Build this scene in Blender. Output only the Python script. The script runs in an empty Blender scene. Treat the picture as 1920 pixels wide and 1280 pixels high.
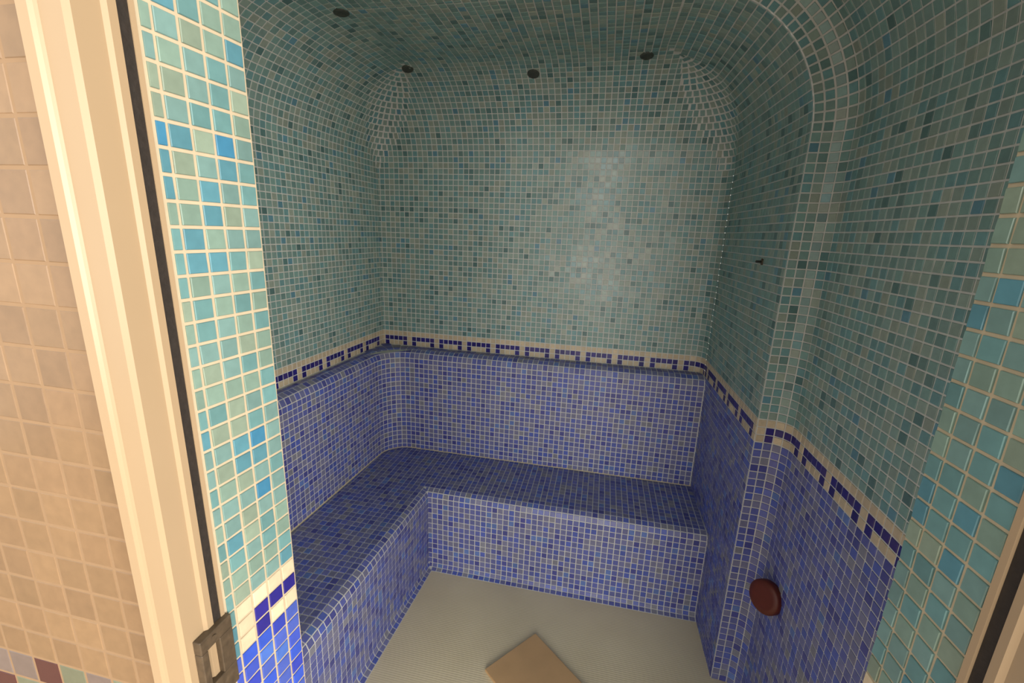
import bpy, bmesh, math, random
import numpy as np
from mathutils import Matrix, Vector
from mathutils.bvhtree import BVHTree

# ------------------------------------------------------------------ camera, world, light, exposure
S = 0.0265                       # one mosaic module (tile + joint) in metres; layout below is in modules
scn = bpy.context.scene
col = scn.collection
CAM = np.array([44.517, -83.156, 60.793])
CR = np.array([0.97803645, 0.20540921, 0.0353802])
CU = np.array([-0.08316005, 0.22890223, 0.96989081])
CF = np.array([-0.1911259, 0.95153078, -0.24095657])
FPX = 822.6
cd = bpy.data.cameras.new('camera'); cam = bpy.data.objects.new('camera', cd); col.objects.link(cam)
cd.sensor_width = 36.0; cd.lens = FPX / 1920 * 36; cd.clip_start = 0.02; cd.clip_end = 60
m = Matrix.Identity(4)
for i in range(3):
    m[i][0], m[i][1], m[i][2], m[i][3] = CR[i], CU[i], -CF[i], CAM[i] * S
cam.matrix_world = m
scn.camera = cam

wd = bpy.data.worlds.new('hallway_ambient'); scn.world = wd; wd.use_nodes = True
bg = wd.node_tree.nodes['Background']
bg.inputs[0].default_value = (1.0, 0.955, 0.88, 1); bg.inputs[1].default_value = 1.3

def area(name, loc, target, size, size_y, energy, colr):
    ld = bpy.data.lights.new(name, 'AREA'); ld.shape = 'RECTANGLE'; ld.size = size; ld.size_y = size_y
    ld.energy = energy; ld.color = colr
    o = bpy.data.objects.new(name, ld); col.objects.link(o)
    o.location = Vector(loc) * S
    o.rotation_euler = (Vector(target) - Vector(loc)).to_track_quat('-Z', 'Y').to_euler()
    return o
area('hallway_side_fill', (146, -132, 62), (16, -44, 45), 3.0, 1.9, 205, (1.0, 0.93, 0.82))  # added unseen source, broad stand-in for hallway light from the right
area('hallway_end_fill', (60, -240, 66), (40, 0, 52), 1.6, 1.9, 85, (1.0, 0.95, 0.87))  # added unseen source behind the camera, lifts the back wall

vs = scn.view_settings
vs.view_transform = 'Standard'; vs.look = 'None'; vs.exposure = 0.28; vs.gamma = 1.0; vs.use_curve_mapping = False

# ------------------------------------------------------------------ helpers
rng = random.Random(11)
def s2l(c): return tuple(((v / 255) / 12.92 if v / 255 <= 0.04045 else ((v / 255 + 0.055) / 1.055) ** 2.4) for v in c)

def tag(o, label=None, cat=None, group=None, kind=None):
    if label: o['label'] = label
    if cat: o['category'] = cat
    if group: o['group'] = group
    if kind: o['kind'] = kind
    return o

def nodes_of(name):
    mt = bpy.data.materials.new(name); mt.use_nodes = True
    nt = mt.node_tree; b = nt.nodes['Principled BSDF']
    return mt, nt, b

def mat_plain(name, rgb, rough=0.5, noise=0.0, nscale=30.0, bump=0.0, spec=0.5):
    mt, nt, b = nodes_of(name)
    b.inputs['Roughness'].default_value = rough
    b.inputs['Specular IOR Level'].default_value = spec
    c = s2l(rgb)
    tc = nt.nodes.new('ShaderNodeTexCoord'); n = nt.nodes.new('ShaderNodeTexNoise')
    n.inputs['Scale'].default_value = nscale; n.inputs['Detail'].default_value = 6
    nt.links.new(tc.outputs['Object'], n.inputs['Vector'])
    r = nt.nodes.new('ShaderNodeValToRGB')
    r.color_ramp.elements[0].position = 0.3; r.color_ramp.elements[1].position = 0.7
    r.color_ramp.elements[0].color = tuple(v * (1 - noise) for v in c) + (1,)
    r.color_ramp.elements[1].color = tuple(min(1, v * (1 + noise)) for v in c) + (1,)
    nt.links.new(n.outputs['Fac'], r.inputs['Fac']); nt.links.new(r.outputs['Color'], b.inputs['Base Color'])
    if bump > 0:
        bp = nt.nodes.new('ShaderNodeBump'); bp.inputs['Strength'].default_value = bump; bp.inputs['Distance'].default_value = 0.002
        nt.links.new(n.outputs['Fac'], bp.inputs['Height']); nt.links.new(bp.outputs['Normal'], b.inputs['Normal'])
    return mt

def mat_tile():
    mt, nt, b = nodes_of('glazed_mosaic')
    at = nt.nodes.new('ShaderNodeAttribute'); at.attribute_name = 'col'
    oi = nt.nodes.new('ShaderNodeObjectInfo')
    mx = nt.nodes.new('ShaderNodeMix'); mx.data_type = 'RGBA'; mx.blend_type = 'MULTIPLY'; mx.inputs[0].default_value = 1
    nt.links.new(at.outputs['Color'], mx.inputs[6]); nt.links.new(oi.outputs['Color'], mx.inputs[7])
    geo = nt.nodes.new('ShaderNodeNewGeometry')
    n = nt.nodes.new('ShaderNodeTexNoise'); n.inputs['Scale'].default_value = 75; n.inputs['Detail'].default_value = 4
    nt.links.new(geo.outputs['Position'], n.inputs['Vector'])
    mr = nt.nodes.new('ShaderNodeMapRange'); mr.inputs['From Min'].default_value = 0.3; mr.inputs['From Max'].default_value = 0.7
    mr.inputs['To Min'].default_value = 0.93; mr.inputs['To Max'].default_value = 1.07
    nt.links.new(n.outputs['Fac'], mr.inputs['Value'])
    m2 = nt.nodes.new('ShaderNodeMix'); m2.data_type = 'RGBA'; m2.blend_type = 'MULTIPLY'; m2.inputs[0].default_value = 1
    nt.links.new(mx.outputs[2], m2.inputs[6]); nt.links.new(mr.outputs['Result'], m2.inputs[7])
    nt.links.new(m2.outputs[2], b.inputs['Base Color'])
    # limescale: glaze roughness drifts in broad patches
    n2 = nt.nodes.new('ShaderNodeTexNoise'); n2.inputs['Scale'].default_value = 3.2; n2.inputs['Detail'].default_value = 5
    nt.links.new(geo.outputs['Position'], n2.inputs['Vector'])
    m3 = nt.nodes.new('ShaderNodeMapRange'); m3.inputs['From Min'].default_value = 0.35; m3.inputs['From Max'].default_value = 0.65
    m3.inputs['To Min'].default_value = 0.32; m3.inputs['To Max'].default_value = 0.5
    nt.links.new(n2.outputs['Fac'], m3.inputs['Value']); nt.links.new(m3.outputs['Result'], b.inputs['Roughness'])
    b.inputs['Specular IOR Level'].default_value = 0.5
    return mt

def mat_floor():
    mt, nt, b = nodes_of('ribbed_cream_floor')
    tc = nt.nodes.new('ShaderNodeTexCoord')
    n = nt.nodes.new('ShaderNodeTexNoise'); n.inputs['Scale'].default_value = 2.5; n.inputs['Detail'].default_value = 7
    nt.links.new(tc.outputs['Object'], n.inputs['Vector'])
    r = nt.nodes.new('ShaderNodeValToRGB')
    r.color_ramp.elements[0].position = 0.3; r.color_ramp.elements[1].position = 0.72
    r.color_ramp.elements[0].color = s2l((222, 208, 174)) + (1,); r.color_ramp.elements[1].color = s2l((234, 222, 190)) + (1,)
    nt.links.new(n.outputs['Fac'], r.inputs['Fac'])
    w = nt.nodes.new('ShaderNodeTexWave'); w.bands_direction = 'Y'; w.inputs['Scale'].default_value = 38; w.inputs['Distortion'].default_value = 0.6
    nt.links.new(tc.outputs['Object'], w.inputs['Vector'])
    mx = nt.nodes.new('ShaderNodeMix'); mx.data_type = 'RGBA'; mx.blend_type = 'MULTIPLY'; mx.inputs[0].default_value = 0.10
    nt.links.new(r.outputs['Color'], mx.inputs[6]); nt.links.new(w.outputs['Color'], mx.inputs[7])
    nt.links.new(mx.outputs[2], b.inputs['Base Color'])
    bp = nt.nodes.new('ShaderNodeBump'); bp.inputs['Strength'].default_value = 0.25; bp.inputs['Distance'].default_value = 0.001
    nt.links.new(w.outputs['Fac'], bp.inputs['Height']); nt.links.new(bp.outputs['Normal'], b.inputs['Normal'])
    b.inputs['Roughness'].default_value = 0.6
    return mt

M = dict(
    tile=mat_tile(), floor=mat_floor(),
    grout=mat_plain('white_grout', (208, 209, 206), 0.8, 0.06, 60, 0.3, 0.3),
    creamgrout=mat_plain('cream_grout', (176, 162, 138), 0.8, 0.05, 60, 0.2, 0.3),  # same grout as indoors, darkened and warmed for the strong light on the reveals
    seal=mat_plain('yellowed_sealant', (206, 194, 164), 0.6, 0.12, 80),
    frame=mat_plain('cream_lacquer', (156, 135, 108), 0.35, 0.015, 12),
    gasket=mat_plain('black_rubber', (34, 27, 22), 0.7, 0.2, 120, 0.4),
    plate=mat_plain('dark_bronze_metal', (74, 62, 48), 0.45, 0.25, 90, 0.3),
    plaster=mat_plain('beige_plaster', (214, 188, 150), 0.7, 0.03, 20),
    hallfloor=mat_plain('hall_floor', (176, 150, 118), 0.5, 0.06, 8),
    board=mat_plain('tan_board', (206, 168, 122), 0.65, 0.05, 14, 0.1),
    red=mat_plain('red_brown_plastic', (92, 32, 18), 0.5, 0.1, 60),
    grey=mat_plain('dark_grey_plastic', (62, 68, 62), 0.6, 0.2, 100),
    dark=mat_plain('dark_recess', (38, 42, 38), 0.6, 0.2, 100),
    beigegrout=mat_plain('beige_grout', (139, 113, 85), 0.7, 0.03, 50),
)

def link(name, me, mt, parent=None):
    o = bpy.data.objects.new(name, me); col.objects.link(o)
    if mt: me.materials.append(mt)
    if parent: o.parent = parent
    return o

SOLID = []                                 # world triangles that can hide tiles
def mesh_obj(name, verts, faces, mt, parent=None, smooth=False, solid=True):
    me = bpy.data.meshes.new(name)
    v = np.asarray(verts, float) * S
    me.from_pydata([tuple(p) for p in v], [], faces); me.update()
    if smooth:
        for p in me.polygons: p.use_smooth = True
    if solid:
        base = sum(len(a) for a, _ in SOLID)
        SOLID.append((verts, faces))
    return link(name, me, mt, parent)

class Geo:
    """verts + faces collected for one mesh object"""
    def __init__(s): s.v = []; s.f = []
    def grid(s, P, us, vs):
        b = len(s.v); nu = len(us)
        for v in vs:
            for u in us: s.v.append(tuple(P(u, v)))
        for j in range(len(vs) - 1):
            for i in range(nu - 1):
                a = b + j * nu + i
                s.f.append((a, a + 1, a + nu + 1, a + nu))
    def prism(s, poly, z0, z1):
        b = len(s.v); n = len(poly)
        s.v += [(x, y, z0) for x, y in poly] + [(x, y, z1) for x, y in poly]
        for i in range(n):
            j = (i + 1) % n; s.f.append((b + i, b + j, b + n + j, b + n + i))
        s.f.append(tuple(b + i for i in reversed(range(n)))); s.f.append(tuple(b + n + i for i in range(n)))
    def box(s, x0, x1, y0, y1, z0, z1): s.prism([(x0, y0), (x1, y0), (x1, y1), (x0, y1)], z0, z1)
    def build(s, name, mt, parent=None, smooth=False, solid=True): return mesh_obj(name, s.v, s.f, mt, parent, smooth, solid)

# ---- colours of the mosaic
TEAL = [((130, 158, 154), 5), ((122, 156, 152), 5), ((140, 160, 152), 4), ((110, 152, 156), 3.4), ((150, 163, 152), 2), ((108, 140, 138), 2), ((88, 122, 122), 0.9), ((96, 142, 160), 0.4)]  # lighter and greyer than the reveal copy, makes up for dimmer light and haze
TEAL_LIT = [((102, 132, 130), 5), ((92, 130, 132), 5), ((112, 136, 126), 4), ((78, 124, 138), 3), ((120, 136, 122), 2), ((60, 116, 148), 0.6)]   # same tile as TEAL, darkened to offset the stronger light on the door reveals
BLUE = [((94, 102, 172), 4), ((102, 108, 166), 4), ((114, 118, 164), 4), ((84, 100, 182), 2.8), ((124, 126, 158), 2.6), ((78, 82, 154), 2), ((96, 122, 186), 0.8), ((132, 134, 150), 0.8)]  # interior copy of the blue tile, lightened and greyed for the weaker light
BLUE_LIT = [((56, 76, 172), 4), ((66, 86, 170), 4), ((48, 78, 182), 3), ((46, 60, 162), 2), ((68, 104, 186), 1), ((94, 96, 152), 0.7)]  # reveal copy of BLUE, the door light is put into the colour
NAVY = [((40, 34, 124), 4), ((34, 28, 110), 3), ((58, 46, 116), 1.2)]
CREAM = [((198, 182, 155), 3), ((201, 185, 158), 3)]
BEIGE = [((128, 103, 77), 3), ((130, 105, 78), 3), ((127, 102, 76), 2)]
ODD = [((124, 122, 98), 3), ((112, 100, 96), 3), ((70, 36, 38), 1.5), ((104, 110, 92), 2)]
def pick(pal):
    t = rng.random() * sum(w for _, w in pal)
    for c, w in pal:
        t -= w
        if t <= 0: break
    j = 1 + rng.uniform(-0.05, 0.05)
    return s2l([min(255, x * j) for x in c])

INSIDE = np.array([36., -42., 52.])
TH = 0.07
class Mosaic:
    """the tiles of one wall / part: flat glazed pieces standing proud of the joint"""
    def __init__(s, name, parent, limit, inside=INSIDE, jitter=0.018): s.n = name; s.p = parent; s.lim = limit; s.t = []; s.inside = inside; s.jit = jitter
    def cell(s, p00, p10, p11, p01, c, joint=0.145):
        p00, p10, p11, p01 = map(np.asarray, (p00, p10, p11, p01))
        ctr = (p00 + p10 + p11 + p01) / 4
        du = (p10 - p00 + p11 - p01) / 2; dv = (p01 - p00 + p11 - p10) / 2
        w = np.linalg.norm(du); h = np.linalg.norm(dv)
        if w < joint + 0.12 or h < joint + 0.12: return
        tu = du / w; n = np.cross(tu, dv); n /= np.linalg.norm(n)
        if n @ (s.inside - ctr) < 0: n = -n
        n = n + np.array([rng.gauss(0, s.jit) for _ in range(3)]); n /= np.linalg.norm(n)
        tu = tu - n * (tu @ n); tu /= np.linalg.norm(tu); tv = np.cross(n, tu)
        s.t.append((ctr, tu, tv, n, w - joint, h - joint, c))
    def rows(s, P, vb, ub, pal, joint=0.145, keep=None):
        """vb row limits; ub(j) column limits of row j; pal(i, j, u, v) palette or None"""
        for j in range(len(vb) - 1):
            us = ub(j) if callable(ub) else ub
            for i in range(len(us) - 1):
                pl = pal(i, j, (us[i] + us[i + 1]) / 2, (vb[j] + vb[j + 1]) / 2) if callable(pal) else pal
                if pl is None: continue
                a, b, c, d = P(us[i], vb[j]), P(us[i + 1], vb[j]), P(us[i + 1], vb[j + 1]), P(us[i], vb[j + 1])
                if keep and not keep((np.asarray(a) + np.asarray(c)) / 2): continue
                s.cell(a, b, c, d, pick(pl), joint)

def cuts(a, b, phase):
    """module lines phase + k between a and b, ends included"""
    k0 = math.floor(a - phase) + 1
    r = [a]
    x = phase + k0
    while x < b - 1e-6:
        if x - a > 0.02: r.append(x)
        x += 1
    r.append(b); return r
def lin(a, b, n=None):
    n = n or max(1, round(abs(b - a))); return [a + (b - a) * i / n for i in range(n + 1)]

MOS = []
def mosaic(name, parent, limit=300, **k):
    q = Mosaic(name, parent, limit, **k); MOS.append(q); return q

# ------------------------------------------------------------------ dimensions (modules)
ZB = 39.97                  # top of the meander border
ZL = ZB - 3                 # ledge / bottom of border
ZS = 15.7                   # seat
Z0 = ZB + 32; R = 13.7; ZC = Z0 + R
THL, THR = 0.048, -0.020
YF = -63.8                  # inner face of the front wall
YP = -28.6                  # arch face
XB, YB = 17.2, -18.15       # bench front
XR, YR = 3.1, -3.93         # backrest face
xl = lambda y: THL * y      # left wall (y negative -> goes left)
x1 = lambda y: 64.33 + THR * (y + 28)
x2 = lambda y: x1(y) + 3.45
def meander(pos, row):
    """row 0 plain, 1 bar, 2 legs"""
    k = int(math.floor(pos + 1e-4)) % 6
    if row == 1 and k < 5: return NAVY
    if row == 2 and k in (0, 4): return NAVY
    return CREAM

# ------------------------------------------------------------------ left wall
PL = lambda u, v: (xl(-u), -u, v)
g = Geo(); g.grid(PL, [0, 64.2], [0, Z0 + 1.5]); 
wl = tag(g.build('wall_left', M['grout']), 'left steam room wall of grey-green mosaic above a meander border', 'wall', kind='structure')
mo = mosaic('wall_left', wl)
b_ = 1.65
ubl = cuts(0, 63.9, b_)
mo.rows(PL, [ZB + k for k in range(33)], ubl, TEAL)
mo.rows(PL, [ZB - k for k in range(4)], ubl, lambda i, j, u, v: meander(u - b_, j) if u > b_ else CREAM)

# ------------------------------------------------------------------ back wall with the rounded right corner
XE = x1(0); RF = 2.0
def PBxy(u):
    s0 = XE - RF
    if u <= s0: return (u, 0.0)
    a = min((u - s0) / RF, math.pi / 2)
    return (s0 + RF * math.sin(a), -RF + RF * math.cos(a))
PB = lambda u, v: PBxy(u) + (v,)
UE = XE - RF + RF * math.pi / 2
g = Geo(); g.grid(PB, [0] + lin(XE - RF, UE, 8), [0, Z0 + 1.5])
wb = tag(g.build('wall_back', M['grout'], smooth=True), 'back steam room wall of grey-green mosaic over the long bench', 'wall', kind='structure')
mo = mosaic('wall_back', wb)
a_ = 0.444
ubb = cuts(0, UE, a_)
mo.rows(PB, [ZB + k for k in range(33)], ubb, TEAL)
mo.rows(PB, [ZB - k for k in range(4)], ubb, lambda i, j, u, v: meander(u - a_, j))
mo.rows(PB, [ZL - k for k in range(38)], cuts(XE - RF + 0.4, UE, a_), BLUE)

# ------------------------------------------------------------------ right wall: recess side, arch edge, forward side
PR1 = lambda w, v: (x1(-w), -w, v)
u_flat, r_f = 1.45, 2.0
u_arc = r_f * math.pi / 2
def sweep(u):
    """distance outwards from the arch edge and depth, along the edge face, its hollow and the forward wall"""
    if u <= u_flat: return u, YP
    if u <= u_flat + u_arc:
        a = (u - u_flat) / r_f; return u_flat + r_f * math.sin(a), YP - r_f + r_f * math.cos(a)
    return u_flat + r_f, YP - r_f - (u - u_flat - u_arc)
U_END = u_flat + u_arc + (-(YF) + YP - r_f)
def PR2(u, v):
    o, y = sweep(u); return (x1(y) + o, y, v)
us2 = [0] + lin(u_flat, u_flat + u_arc, 8) + [U_END]
g = Geo(); g.grid(PR1, [RF, -YP], [0, Z0]); g.grid(PR2, us2, [0, Z0])
wr = tag(g.build('wall_right', M['grout'], smooth=False), 'right steam room wall of teal and blue mosaic with a stepped edge', 'wall', kind='structure')
mo = mosaic('wall_right', wr)
p1 = 22.49
ub1 = cuts(RF, -YP, p1)
mo.rows(PR1, [ZB + k for k in range(33)], ub1, TEAL)
mo.rows(PR1, [ZB - k for k in range(4)], ub1, lambda i, j, u, v: meander(u - p1, j))
mo.rows(PR1, [ZL - k for k in range(38)], ub1, BLUE)
ub2 = cuts(0, U_END, 0.0)
mo.rows(PR2, [ZB + k for k in range(33)], ub2, TEAL)
mo.rows(PR2, [ZB - k for k in range(4)], ub2, lambda i, j, u, v: meander(u - 1.0, j))
mo.rows(PR2, [ZL - k for k in range(38)], ub2, BLUE)

# ------------------------------------------------------------------ ceiling: coved recess, arch, forward vault
def corner_r(t):            # the tiled fan that softens the mitre of two coves
    return 5.0 * max(0.0, math.sin(min(1.0, t / 1.36) * math.pi)) ** 0.8
def cove_row(t, tag_):
    """contour of the coves at angle t as list of pieces: (P(u), module limits)"""
    d = R * (1 - math.cos(t)); z = Z0 + R * math.sin(t)
    rl = corner_r(t); rr = max(2.0 * math.cos(t), corner_r(t))
    return d, z, rl, rr
def contour(t, u_kind, u):
    d, z, rl, rr = cove_row(t, None)
    if u_kind == 'L':       # u = depth along the left wall
        return (xl(-u) + d, -u, z)
    if u_kind == 'B':
        return (u, -d, z)
    if u_kind == 'R':
        return (x1(-u) - d, -u, z)
    if u_kind == 'CL':      # 0..1 along the left fan
        cx, cy = xl(-d - rl) + d + rl, -d - rl
        a = math.pi - u * math.pi / 2
        return (cx + rl * math.cos(a), cy + rl * math.sin(a), z)
    cx, cy = x1(-d - rr) - d - rr, -d - rr
    a = math.pi / 2 - u * math.pi / 2
    return (cx + rr * math.cos(a), cy + rr * math.sin(a), z)
NT = 21
ts = [math.pi / 2 * k / NT for k in range(NT + 1)]
g = Geo()
def ring(t, n_arc=6):
    d, z, rl, rr = cove_row(t, None)
    pts = [contour(t, 'L', 28.6 + 0.0)]
    pts += [contour(t, 'CL', k / n_arc) for k in range(n_arc + 1)]
    pts += [contour(t, 'CR', k / n_arc) for k in range(n_arc + 1)]
    pts += [contour(t, 'R', 28.6)]
    return pts
rings = [ring(t) for t in ts]
nr = len(rings[0]); b0 = len(g.v)
for r_ in rings: g.v += r_
for j in range(NT):
    for i in range(nr - 1): a = b0 + j * nr + i; g.f.append((a, a + 1, a + nr + 1, a + nr))
g.v += [(xl(-R) + R - 1, -R + .2, ZC), (x1(-R) - R + .8, -R + .2, ZC), (x1(YP) - R, YP, ZC), (xl(YP) + R, YP, ZC)]
n0 = len(g.v); g.f.append((n0 - 4, n0 - 3, n0 - 2, n0 - 1))
# arch profile of the recess mouth: parameter v in rows; right cove, flat, left cove, wall
NA = 24; NB = 21
def arch(vv, o, y):
    """vv 0..NA right cove, ..NA+L flat, ..+NA left cove; o = distance outwards"""
    XA = x1(y) - R; XL_ = xl(y) + R; LF = XA - XL_
    if vv <= NA:
        a = vv / NA * math.pi / 2
        return (XA + (R + o) * math.cos(a), y, Z0 + (R + o) * math.sin(a))
    if vv <= NA + LF:      # the step dies out across the flat
        f = max(0.0, 1 - (vv - NA) / (0.55 * LF)); f = f * f * (3 - 2 * f)
        return (XA - (vv - NA), y, ZC + o * f)
    a = min(math.pi / 2, (vv - NA - LF) / NB * math.pi / 2)
    return (XL_ - R * math.sin(a), y, Z0 + R * math.cos(a))
def PA(u, v):
    o, y = sweep(u); return arch(v, o, y)
LFm = x1(YP) - R - xl(YP) - R
vs_a = lin(0, NA, 24) + lin(NA, NA + LFm, 18)[1:] + [NA + LFm + k for k in range(1, NB + 1)]
# flat/left part follows the slightly splayed walls, so split the sweep finely enough
g.grid(PA, [0] + lin(u_flat, u_flat + u_arc, 8) + lin(u_flat + u_arc, U_END, 6)[1:], vs_a)
ce = tag(g.build('ceiling', M['grout'], smooth=False), 'coved mosaic ceiling curving down into the grey-green walls', 'ceiling', kind='structure')
mo = mosaic('ceiling', ce)
for j in range(NT):
    tm = (ts[j] + ts[j + 1]) / 2
    d, z, rl, rr = cove_row(tm, None)
    for kind, us in (('L', cuts(d + rl, 63.8, b_)), ('B', cuts(xl(-d - rl) + d + rl, x1(-d - rr) - d - rr, a_)), ('R', cuts(d + rr, 28.6, p1)),
                     ('CL', lin(0, 1, max(1, round(rl * 1.571)))) if rl > 0.35 else ('CL', [0]),
                     ('CR', lin(0, 1, max(1, round(rr * 1.571)))) if rr > 0.35 else ('CR', [0])):
        for i in range(len(us) - 1):
            P = lambda u, t: contour(t, kind, u)
            mo.cell(P(us[i], ts[j]), P(us[i + 1], ts[j]), P(us[i + 1], ts[j + 1]), P(us[i], ts[j + 1]), pick(TEAL), 0.28 if kind[0] == 'C' else 0.145)
PCf = lambda u, v: (u, v, ZC)
ycf = cuts(YP, -R, -R)
mo.rows(PCf, ycf, lambda j: cuts(xl(ycf[j]) + R, x1(ycf[j]) - R, a_), TEAL)
mo.rows(PA, lin(0, NA, 24), ub2[:6], TEAL, joint=0.2)
mo.rows(PA, lin(0, NA, 24), ub2[5:], TEAL)
mo.rows(PA, lin(NA, NA + LFm), ub2, TEAL)


# ------------------------------------------------------------------ floor
g = Geo(); g.v += [(10, -10, 0), (66, -10, 0), (69.5, -68.6, 0), (10, -68.6, 0)]; g.f.append((0, 3, 2, 1))
fl = tag(g.build('floor', M['floor']), 'plain cream finely ribbed floor inside the steam room', 'floor', kind='structure')
g = Geo(); g.v += [(-140, -230, -0.1), (220, -230, -0.1), (220, -68.6, -0.1), (-140, -68.6, -0.1)]; g.f.append((0, 1, 2, 3))
tag(g.build('floor_hall', M['hallfloor']), 'tan hallway floor outside the steam room door', 'floor', kind='structure')

# ------------------------------------------------------------------ bench: seat and backrest
bench = bpy.data.objects.new('bench', None); col.objects.link(bench); bench.empty_display_size = 0.1
tag(bench, 'built-in L-shaped bench of blue mosaic along two walls', 'bench')
RB, RC = 1.2, 1.0
xb = lambda y: XB + THL * (y - YB)
# profile of the front: from the seat edge over the round nose, down and out into the floor hollow
prof = []
for k in range(3):
    a = k / 2 * math.pi / 2; prof.append((RB - RB * math.sin(a), ZS - RB + RB * math.cos(a)))   # (distance behind the front plane, z)
nv = 13
for k in range(1, nv + 1): prof.append((0.0, ZS - RB - (ZS - RB - RC) * k / nv))
for k in (1, 2):
    a = k / 2 * math.pi / 2; prof.append((-(RC - RC * math.cos(a)), RC - RC * math.sin(a)))
def PFL(u, v):                # left run, u = -y
    k = min(int(v), len(prof) - 2); f = v - k
    o = prof[k][0] * (1 - f) + prof[k + 1][0] * f; z = prof[k][1] * (1 - f) + prof[k + 1][1] * f
    return (xb(-u) - o, -u, z)
def PFB(u, v):                # back run, u = x
    k = min(int(v), len(prof) - 2); f = v - k
    o = prof[k][0] * (1 - f) + prof[k + 1][0] * f; z = prof[k][1] * (1 - f) + prof[k + 1][1] * f
    return (u, YB + o, z)
g = Geo()
XSR = 64.1
def front_runs(v):
    o = PFB(0, v)[1] - YB
    return -(YB + o), XB - o          # y limit of the left run, x start of the back run
np_ = len(prof)
bl = len(g.v)
for v in range(np_):
    ye, xs = front_runs(v)
    pL = PFL(63.9, v); pC = PFL(ye, v); pR = PFB(XSR, v)
    g.v += [pL, pC, pR]
for v in range(np_ - 1):
    a = bl + 3 * v
    g.f += [(a, a + 3, a + 4, a + 1), (a + 1, a + 4, a + 5, a + 2)]
xr = lambda y: XR + THL * y
# seat plane
b = len(g.v)
g.v += [(xl(-63.9), -63.9, ZS), PFL(63.9, 0), PFL(-(YB + RB), 0), (XSR, YB + RB, ZS), (XSR, -0.5, ZS), (0.5, -0.5, ZS)]
g.f.append((b, b + 1, b + 2, b + 3, b + 4, b + 5))
seat = g.build('seat', M['grout'], bench)
ms = mosaic('seat', seat, 190)
ms.rows(PFL, list(range(np_)), lambda j: cuts(front_runs(j + .5)[0], 63.8, -YB - RB), BLUE)
ms.rows(PFB, list(range(np_)), lambda j: cuts(front_runs(j + .5)[1], x1(YB) - 0.05, XB - RB), BLUE)
PSL = lambda u, v: (xb(v) - u, v, ZS)
ms.rows(PSL, cuts(-63.8, YB + RB, YB + RB), cuts(RB, XB - XR + 0.6, RB), BLUE)
PSB = lambda u, v: (u, v, ZS)
ms.rows(PSB, [YB + RB + k for k in range(14)], lambda j: cuts(XR - 0.6, x1(-10) - 0.05, XB - RB), BLUE)
# backrest
RK, RT = 5.0, 1.5
cxk, cyk = xr(YR - RK) + RK, YR - RK
L1 = 63.9 + cyk; L2 = RK * math.pi / 2
def back_xy(u, off):
    if u <= L1:
        y = -63.9 + u; return (xr(y) - off, y)
    if u <= L1 + L2:
        a = math.pi - (u - L1) / RK; return (cxk + (RK + off) * math.cos(a), cyk + (RK + off) * math.sin(a))
    return (cxk + (u - L1 - L2), YR + off)
U_B = L1 + L2 + (x1(YR) - cxk)
bprof = [(0.0, ZS + (ZL - RT - ZS) * k / 20) for k in range(21)]
for k in (1, 2): a = k / 2 * math.pi / 2; bprof.append((RT - RT * math.cos(a), ZL - RT + RT * math.sin(a)))
for k in range(1, 8): bprof.append((RT + k, ZL))
def PK(u, v):
    k = min(int(v), len(bprof) - 2); f = v - k
    o = bprof[k][0] * (1 - f) + bprof[k + 1][0] * f; z = bprof[k][1] * (1 - f) + bprof[k + 1][1] * f
    return back_xy(u, o) + (z,)
g = Geo()
usk = lin(0, L1, 1) + lin(L1, L1 + L2, 8)[1:] + [U_B]
g.grid(PK, usk, [0, 20, 21, 22, 23.0])
b = len(g.v)
g.v += [(xl(-63.9) + .02, -63.9, ZL - .05), (xr(-63.9) - RT, -63.9, ZL - .05), (cxk - RK - RT + .4, cyk, ZL - .05), (cxk, cyk + RK + RT - .4, ZL - .05), (XSR, YR + RT, ZL - .05), (XSR - .1, -.02, ZL - .05), (.02, -.02, ZL - .05)]
g.f.append(tuple(range(b, b + 7)))
back = g.build('backrest', M['grout'], bench)
mk = mosaic('backrest', back, 110)
mk.rows(PK, list(range(len(bprof))), lambda j: lin(0, L1)[:-1] + lin(L1, L1 + L2, 8)[:-1] + cuts(L1 + L2, U_B, L1 + L2), BLUE,
        keep=lambda p: p[0] > xl(p[1]) + 0.35 and p[1] < -0.35)
# sealant bead where the seat meets the backrest
g = Geo()
def bead(u, k):
    a = k / 4 * math.pi / 2
    x, y = back_xy(u, -0.26 + 0.26 * math.sin(a)); return (x, y, ZS + 0.09 + 0.34 * (1 - math.cos(a)))
g.grid(lambda u, k: bead(u, k), lin(0, L1, 4) + lin(L1, L1 + L2, 8)[1:] + lin(L1 + L2, U_B, 4)[1:], [0, 1, 2, 3, 4])
o = g.build('sealant_bead', M['seal'], bench, smooth=True)

# ------------------------------------------------------------------ front wall with the door opening
ZD = 80.0; YO = -70.2
gL = lambda c: (27.27 + 0.0878 * c, -68.725 + 0.9961 * c)      # left reveal line
gR = lambda c: (57.87 + 0.055 * c, -64.85 - 0.9985 * c)        # right reveal line
g = Geo()
e0 = gL(5.0); e1 = gL(0.3)
g.prism([(-60, YO), (25.55, YO), (25.55, -69.0), (e1[0] - .06, e1[1] - 0.05), (e0[0] - .06, e0[1]), (-60, e0[1])], 0, ZD + 20)
wfl = tag(g.build('wall_front_left', M['beigegrout']), 'front wall left of the door, turquoise mosaic reveal and beige hallway tiles', 'wall', kind='structure')
f0 = gR(-0.75); f1 = gR(3.15)
g = Geo(); g.grid(lambda u, v: tuple(np.array(gL(u)) + (0.0, 0.0)) + (v,), [0.4, 5.0], [0, ZD])
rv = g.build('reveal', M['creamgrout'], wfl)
g = Geo(); g.prism([(140, YO), (140, f0[1]), (f0[0] + .02, f0[1]), (f1[0] + .02, f1[1]), (60.6, -69.0), (60.6, YO)][::-1], 0, ZD + 20)
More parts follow.
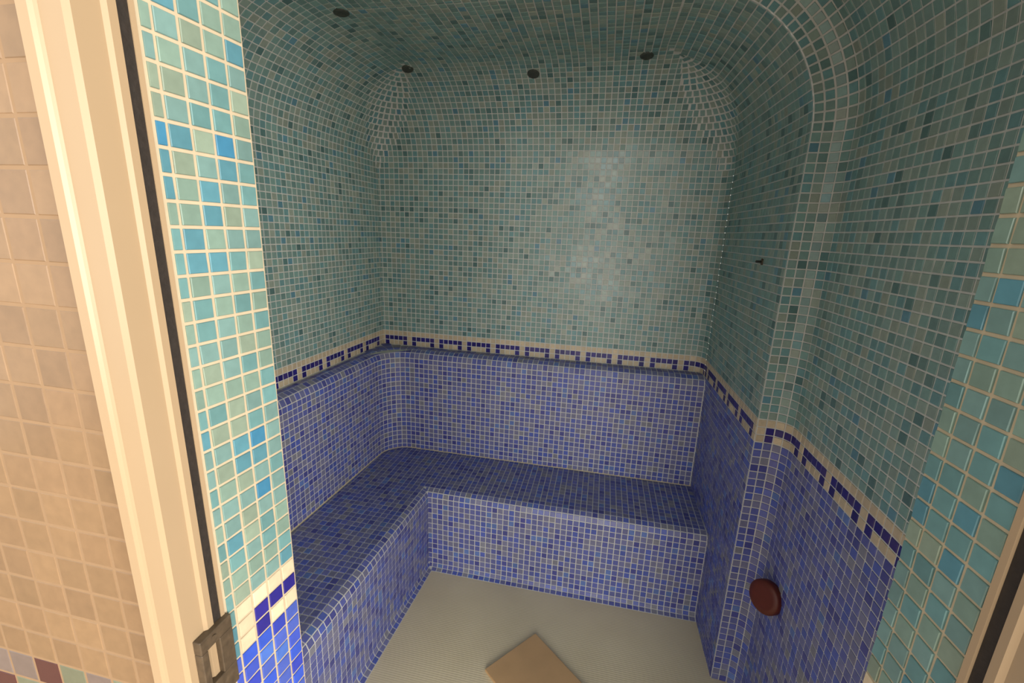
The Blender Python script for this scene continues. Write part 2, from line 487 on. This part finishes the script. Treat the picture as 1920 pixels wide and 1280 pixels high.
wfr = tag(g.build('wall_front_right', M['creamgrout']), 'front wall right of the door with grey-green mosaic reveal', 'wall', kind='structure')
g = Geo(); g.box(24.9, 60.6, YO, e0[1], ZD, ZD + 20)
tag(g.build('wall_front_lintel', M['grout']), 'front wall band above the steam room door opening', 'wall', kind='structure')
# left reveal mosaic
mq = mosaic('wall_front_left', wfl)
PQL = lambda u, v: gL(u) + (v,)
zq = 60.53
rowsq = [zq + 17 - k for k in range(75)]
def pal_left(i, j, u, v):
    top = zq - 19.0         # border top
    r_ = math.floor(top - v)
    if r_ < 0: return TEAL_LIT
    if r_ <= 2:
        return [[TEAL_LIT] * 3, [CREAM] * 3, [CREAM, NAVY, NAVY], [CREAM, NAVY, CREAM], [CREAM, NAVY, CREAM]][i][r_]
    return BLUE_LIT
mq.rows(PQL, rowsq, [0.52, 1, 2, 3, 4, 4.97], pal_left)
# beige and coloured hallway tiles
HP = 1.72
PQO = lambda u, v: (25.5 - u, YO + 0.05, v)
mqo = Mosaic('wall_front_left', wfl, 300, inside=CAM, jitter=0.004); mqo.t = mq.t
zt = 53.85 + HP * 9
mqo.rows(PQO, [zt - HP * k for k in range(22)], [HP * k for k in range(12)], lambda i, j, u, v: BEIGE if v > 37.6 else ODD, joint=0.11)
# right reveal mosaic
mr_ = mosaic('wall_front_right', wfr)
PQR = lambda u, v: gR(u) + (v,)
zr = 61.94
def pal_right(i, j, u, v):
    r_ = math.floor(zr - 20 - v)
    if r_ < 0: return TEAL_LIT
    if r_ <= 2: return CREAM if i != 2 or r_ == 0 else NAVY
    return BLUE_LIT
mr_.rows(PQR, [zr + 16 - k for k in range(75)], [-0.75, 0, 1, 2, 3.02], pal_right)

# ------------------------------------------------------------------ door frame
door = bpy.data.objects.new('door_1', None); col.objects.link(door)
tag(door, 'cream lacquered door frame with black rubber gasket', 'door frame', kind='structure')
def frame_side(poly, gasket, strip, sgn):
    g = Geo(); g.prism(poly, 0, ZD - .02); g.build('jamb', M['frame'], door)
    g = Geo(); g.prism(gasket, 0, ZD - .02); g.build('gasket', M['gasket'], door)
    g = Geo(); g.prism(strip, 0, ZD - .02); g.build('edge_strip', M['frame'], door)
LP = [(27.02, -68.93), (27.34, -68.93), (27.34, -69.24), (27.20, -69.36), (27.20, -70.30), (27.02, -70.44), (26.16, -70.50), (26.06, -70.56), (25.98, -70.68), (25.6, -70.74), (25.5, -70.22), (25.5, -70.18), (25.5, -69.02)]
frame_side(LP, [(26.9, -68.92), (26.9, -68.50), (27.31, -68.50), (27.31, -68.92)], [(26.9, -68.49), (26.9, -68.3), (27.36, -68.3), (27.35, -68.49)], 1)
xm = 58.06 + 27.28
RP = [(xm - x, y + 0.30) for x, y in LP][::-1]
frame_side(RP, [(xm - x, y + .40) for x, y in [(26.9, -69.25), (26.9, -68.50), (27.30, -68.50), (27.30, -69.25)]][::-1],
           [(xm - x, y + .40) for x, y in [(26.9, -68.54), (26.9, -68.3), (27.42, -68.3), (27.40, -68.54)]][::-1], -1)
g = Geo(); g.box(24.8, 60.6, -70.74, -68.3, ZD - .04, ZD + 2.6); g.build('head', M['frame'], door)
# keeper plate of the latch: dark ring around an open slot
g = Geo()
X0, X1 = 27.20, 27.62
y0, y1, z0, z1 = -69.98, -68.22, 37.6, 41.75
iy0, iy1, iz0, iz1 = -69.62, -68.98, 38.9, 41.0
for (a, b2, c, d) in ((y0, y1, iz1, z1), (y0, y1, z0, iz0), (y0, iy0, iz0, iz1), (iy1, y1, iz0, iz1)):
    g.box(X0, X1, a, b2, c, d)
kp = g.build('strike_plate', M['plate'], door)
kp['label'] = 'dark bronze strike plate ring'
bv = kp.modifiers.new('bevel', 'BEVEL'); bv.width = 0.0012; bv.segments = 2
g = Geo()
for k in range(2):
    zc_ = 41.4 - 3.2 * k
    ring_ = [( -69.3 + 0.16 * math.cos(a), zc_ + 0.16 * math.sin(a)) for a in [i * math.pi / 5 for i in range(10)]]
    b = len(g.v); g.v += [(X1 + .06, y, z) for y, z in ring_] + [(X1 - .05, y, z) for y, z in ring_]
    g.f.append(tuple(range(b, b + 10)))
    for i in range(10): g.f.append((b + i, b + 10 + i, b + 10 + (i + 1) % 10, b + (i + 1) % 10))
g.build('screw', M['plate'], kp, solid=False)

# ------------------------------------------------------------------ loose and fixed things
# tan board lying on the floor
A = np.array([38.8, -27.8]); e_w = np.array([-6.1, -7.4]); e_w /= np.linalg.norm(e_w); e_l = np.array([-e_w[1], e_w[0]])
if e_l[0] < 0: e_l = -e_l
W_, L_ = 9.6, 17.0
bm = bmesh.new()
pts = [A, A + e_w * W_, A + e_w * W_ + e_l * L_, A + e_l * L_]
cx = sum(pts) / 4
vb_ = [bm.verts.new(((p[0] - cx[0]) * S, (p[1] - cx[1]) * S, 0.0)) for p in pts]
vt_ = [bm.verts.new(((p[0] - cx[0]) * S, (p[1] - cx[1]) * S, 0.42 * S)) for p in pts]
bm.faces.new(vb_); bm.faces.new(vt_)
for i in range(4): bm.faces.new((vb_[i], vb_[(i + 1) % 4], vt_[(i + 1) % 4], vt_[i]))
bmesh.ops.recalc_face_normals(bm, faces=bm.faces)
bmesh.ops.bevel(bm, geom=list(bm.edges), offset=0.0014, segments=2, affect='EDGES')
me = bpy.data.meshes.new('board'); bm.to_mesh(me); bm.free()
ob = link('board', me, M['board']); ob.location = (cx[0] * S, cx[1] * S, 0.0006)
tag(ob, 'plain tan rectangular board lying askew on the cream floor', 'board')

def lathe(name, prof_, mt, parent, seg=28):
    me = bpy.data.meshes.new(name); v = []; f = []
    n = len(prof_)
    for r_, h_ in prof_:
        for k in range(seg): a = 2 * math.pi * k / seg; v.append((r_ * S * math.cos(a), r_ * S * math.sin(a), h_ * S))
    for j in range(n - 1):
        for k in range(seg): f.append((j * seg + k, j * seg + (k + 1) % seg, (j + 1) * seg + (k + 1) % seg, (j + 1) * seg + k))
    f.append(tuple(reversed(range(seg)))); f.append(tuple((n - 1) * seg + k for k in range(seg)))
    me.from_pydata(v, [], f); me.update()
    for p in me.polygons: p.use_smooth = len(p.vertices) == 4
    return link(name, me, mt, parent)
def fixture(name, loc, axis, label, cat, group=None):
    o = bpy.data.objects.new(name, None); col.objects.link(o); o.empty_display_size = 0.02
    o.location = Vector(loc) * S; o.rotation_euler = Vector(axis).to_track_quat('Z', 'Y').to_euler()
    return tag(o, label, cat, group)

# red-brown valve knob low on the right wall
kn = fixture('valve_knob', (67.95, -33.1, 19.2), (-0.80, -0.52, 0.22), 'red-brown round valve knob low on the blue right wall', 'knob')
lathe('stem', [(0.55, -0.9), (0.55, 0.7)], M['plate'], kn, 16)
lathe('cap', [(1.3, 0.5), (1.78, 0.65), (1.95, 0.95), (1.95, 1.75), (1.80, 1.98), (1.3, 2.06)], M['red'], kn)

# small dark nozzles set in the upper coves: place, facing, label
for p, nrm, lab in (((11.62, -10.72, 85.30), (0.22, -0.22, -1), 'small dark nozzle where the left and back ceiling coves meet'),
                    ((31.37, -8.67, 84.66), (0, -0.37, -0.93), 'small dark nozzle in the back cove above the middle of the back wall'),
                    ((47.92, -11.70, 85.48), (0, -0.14, -0.99), 'small dark nozzle in the back cove towards the right wall'),
                    ((11.28, -28.45, 85.60), (0.07, 0, -1), 'small dark nozzle at the top of the left cove, nearest the door')):
    f = fixture('ceiling_nozzle', p, nrm, lab, 'nozzle', 'nozzles in the ceiling coves')
    lathe('rim', [(0.42, -0.2), (0.95, -0.2), (0.95, 0.10), (0.80, 0.2), (0.55, 0.2), (0.42, 0.1)], M['grey'], f, 18)
    lathe('mouth', [(0.5, -0.15), (0.5, 0.06)], M['dark'], f, 14)
# little probe on the recess side of the right wall
f = fixture('wall_probe', (x1(-21.2), -21.2, 58.3), (-1, 0, 0), 'tiny dark probe on the upper right recess wall', 'probe')
lathe('collar', [(0.42, -0.05), (0.42, 0.16), (0.25, 0.2)], M['plate'], f, 12)
lathe('tip', [(0.16, 0.1), (0.16, 0.75), (0.08, 0.85)], M['dark'], f, 10)

# ------------------------------------------------------------------ lay the tiles
allv = []; allf = []
for v, fcs in SOLID:
    b = len(allv); allv += [tuple(p) for p in v]; allf += [tuple(i + b for i in q) for q in fcs]
bvh = BVHTree.FromPolygons(allv, allf)
# one shared piece: bevelled glass chip, unit size
def chip(bottom):
    e = 0.03
    v = [(-.5, -.5, -.6), (.5, -.5, -.6), (.5, .5, -.6), (-.5, .5, -.6), (-.5, -.5, .55), (.5, -.5, .55), (.5, .5, .55), (-.5, .5, .55),
         (-.5 + e, -.5 + e, 1), (.5 - e, -.5 + e, 1), (.5 - e, .5 - e, 1), (-.5 + e, .5 - e, 1)]
    f = [(8, 9, 10, 11)]
    for i in range(4):
        j = (i + 1) % 4; f += [(4 + i, 4 + j, 8 + j, 8 + i), (i, j, 4 + j, 4 + i)]
    if bottom: f.append((3, 2, 1, 0))
    return np.array(v), f
cv, cf = chip(True)
tile_me = bpy.data.meshes.new('tile'); tile_me.from_pydata([tuple(p) for p in cv], [], cf); tile_me.update()
ca = tile_me.color_attributes.new('col', 'FLOAT_COLOR', 'POINT'); ca.data.foreach_set('color', [1.0] * (4 * len(cv)))
tile_me.materials.append(M['tile'])
jv, jf = chip(False)
jv = jv[np.r_[4:12, 0:4]]            # keep the low ring last
def remap(i): return i - 4 if i >= 4 else i + 8
jf = np.array([[remap(k) for k in q] for q in jf])
for q in MOS:
    score = []
    for k, (c, tu, tv, n, w, h, colr) in enumerate(q.t):
        d = c - CAM; z = d @ CF
        sc = 0.0
        if z > 1 and n @ d < 0:
            px = 960 + FPX * (d @ CR) / z; py = 640 - FPX * (d @ CU) / z
            if -10 < px < 1930 and -10 < py < 1290:
                def pj(p):
                    e_ = p - CAM; zz = e_ @ CF; return np.array([e_ @ CR / zz, e_ @ CU / zz]) * FPX
                a = pj(c + tu * w / 2) - pj(c - tu * w / 2); b = pj(c + tv * h / 2) - pj(c - tv * h / 2)
                sc = abs(a[0] * b[1] - a[1] * b[0])
        score.append(sc)
    order = sorted(range(len(q.t)), key=lambda k: -score[k])
    single = set()
    for k in order:
        if len(single) >= q.lim or score[k] < 30: break
        c, tu, tv, n, w, h, colr = q.t[k]
        tgt = c + n * 0.25; d = tgt - CAM; dist = np.linalg.norm(d)
        hit = bvh.ray_cast(Vector(CAM), Vector(d / dist), dist - 0.02)
        if hit[0] is None: single.add(k)
    for k in sorted(single):
        c, tu, tv, n, w, h, colr = q.t[k]
        o = bpy.data.objects.new('tile', tile_me); col.objects.link(o); o.parent = q.p
        mm = Matrix.Identity(4)
        for i in range(3):
            mm[i][0] = tu[i] * w * S; mm[i][1] = tv[i] * h * S; mm[i][2] = n[i] * TH * S; mm[i][3] = c[i] * S
        o.matrix_local = mm; o.color = tuple(colr) + (1,)
    rest = [q.t[k] for k in range(len(q.t)) if k not in single]
    if rest:
        C = np.array([r[0] for r in rest]); TU = np.array([r[1] * r[4] for r in rest]); TV = np.array([r[2] * r[5] for r in rest]); N = np.array([r[3] * TH for r in rest])
        V = C[:, None] + jv[None, :, 0:1] * TU[:, None] + jv[None, :, 1:2] * TV[:, None] + jv[None, :, 2:3] * N[:, None]
        nvt = len(jv); nq = len(jf)
        V = (V.reshape(-1, 3) * S)
        F = (jf[None] + (np.arange(len(rest)) * nvt)[:, None, None]).reshape(-1, 4)
        me = bpy.data.meshes.new('mosaic_tiles')
        me.vertices.add(len(V)); me.vertices.foreach_set('co', V.astype(np.float32).ravel())
        me.loops.add(F.size); me.loops.foreach_set('vertex_index', F.astype(np.int32).ravel())
        me.polygons.add(len(F)); me.polygons.foreach_set('loop_start', np.arange(0, F.size, 4, dtype=np.int32))
        me.update(calc_edges=True); me.validate(); me.shade_flat()
        colr = np.repeat(np.array([tuple(r[6]) + (1,) for r in rest], np.float32), nvt, axis=0)
        ca = me.color_attributes.new('col', 'FLOAT_COLOR', 'POINT'); ca.data.foreach_set('color', colr.ravel())
        o = link('mosaic_tiles', me, M['tile'], q.p); o['kind'] = 'stuff'
    print(q.n, len(q.t), len(single))
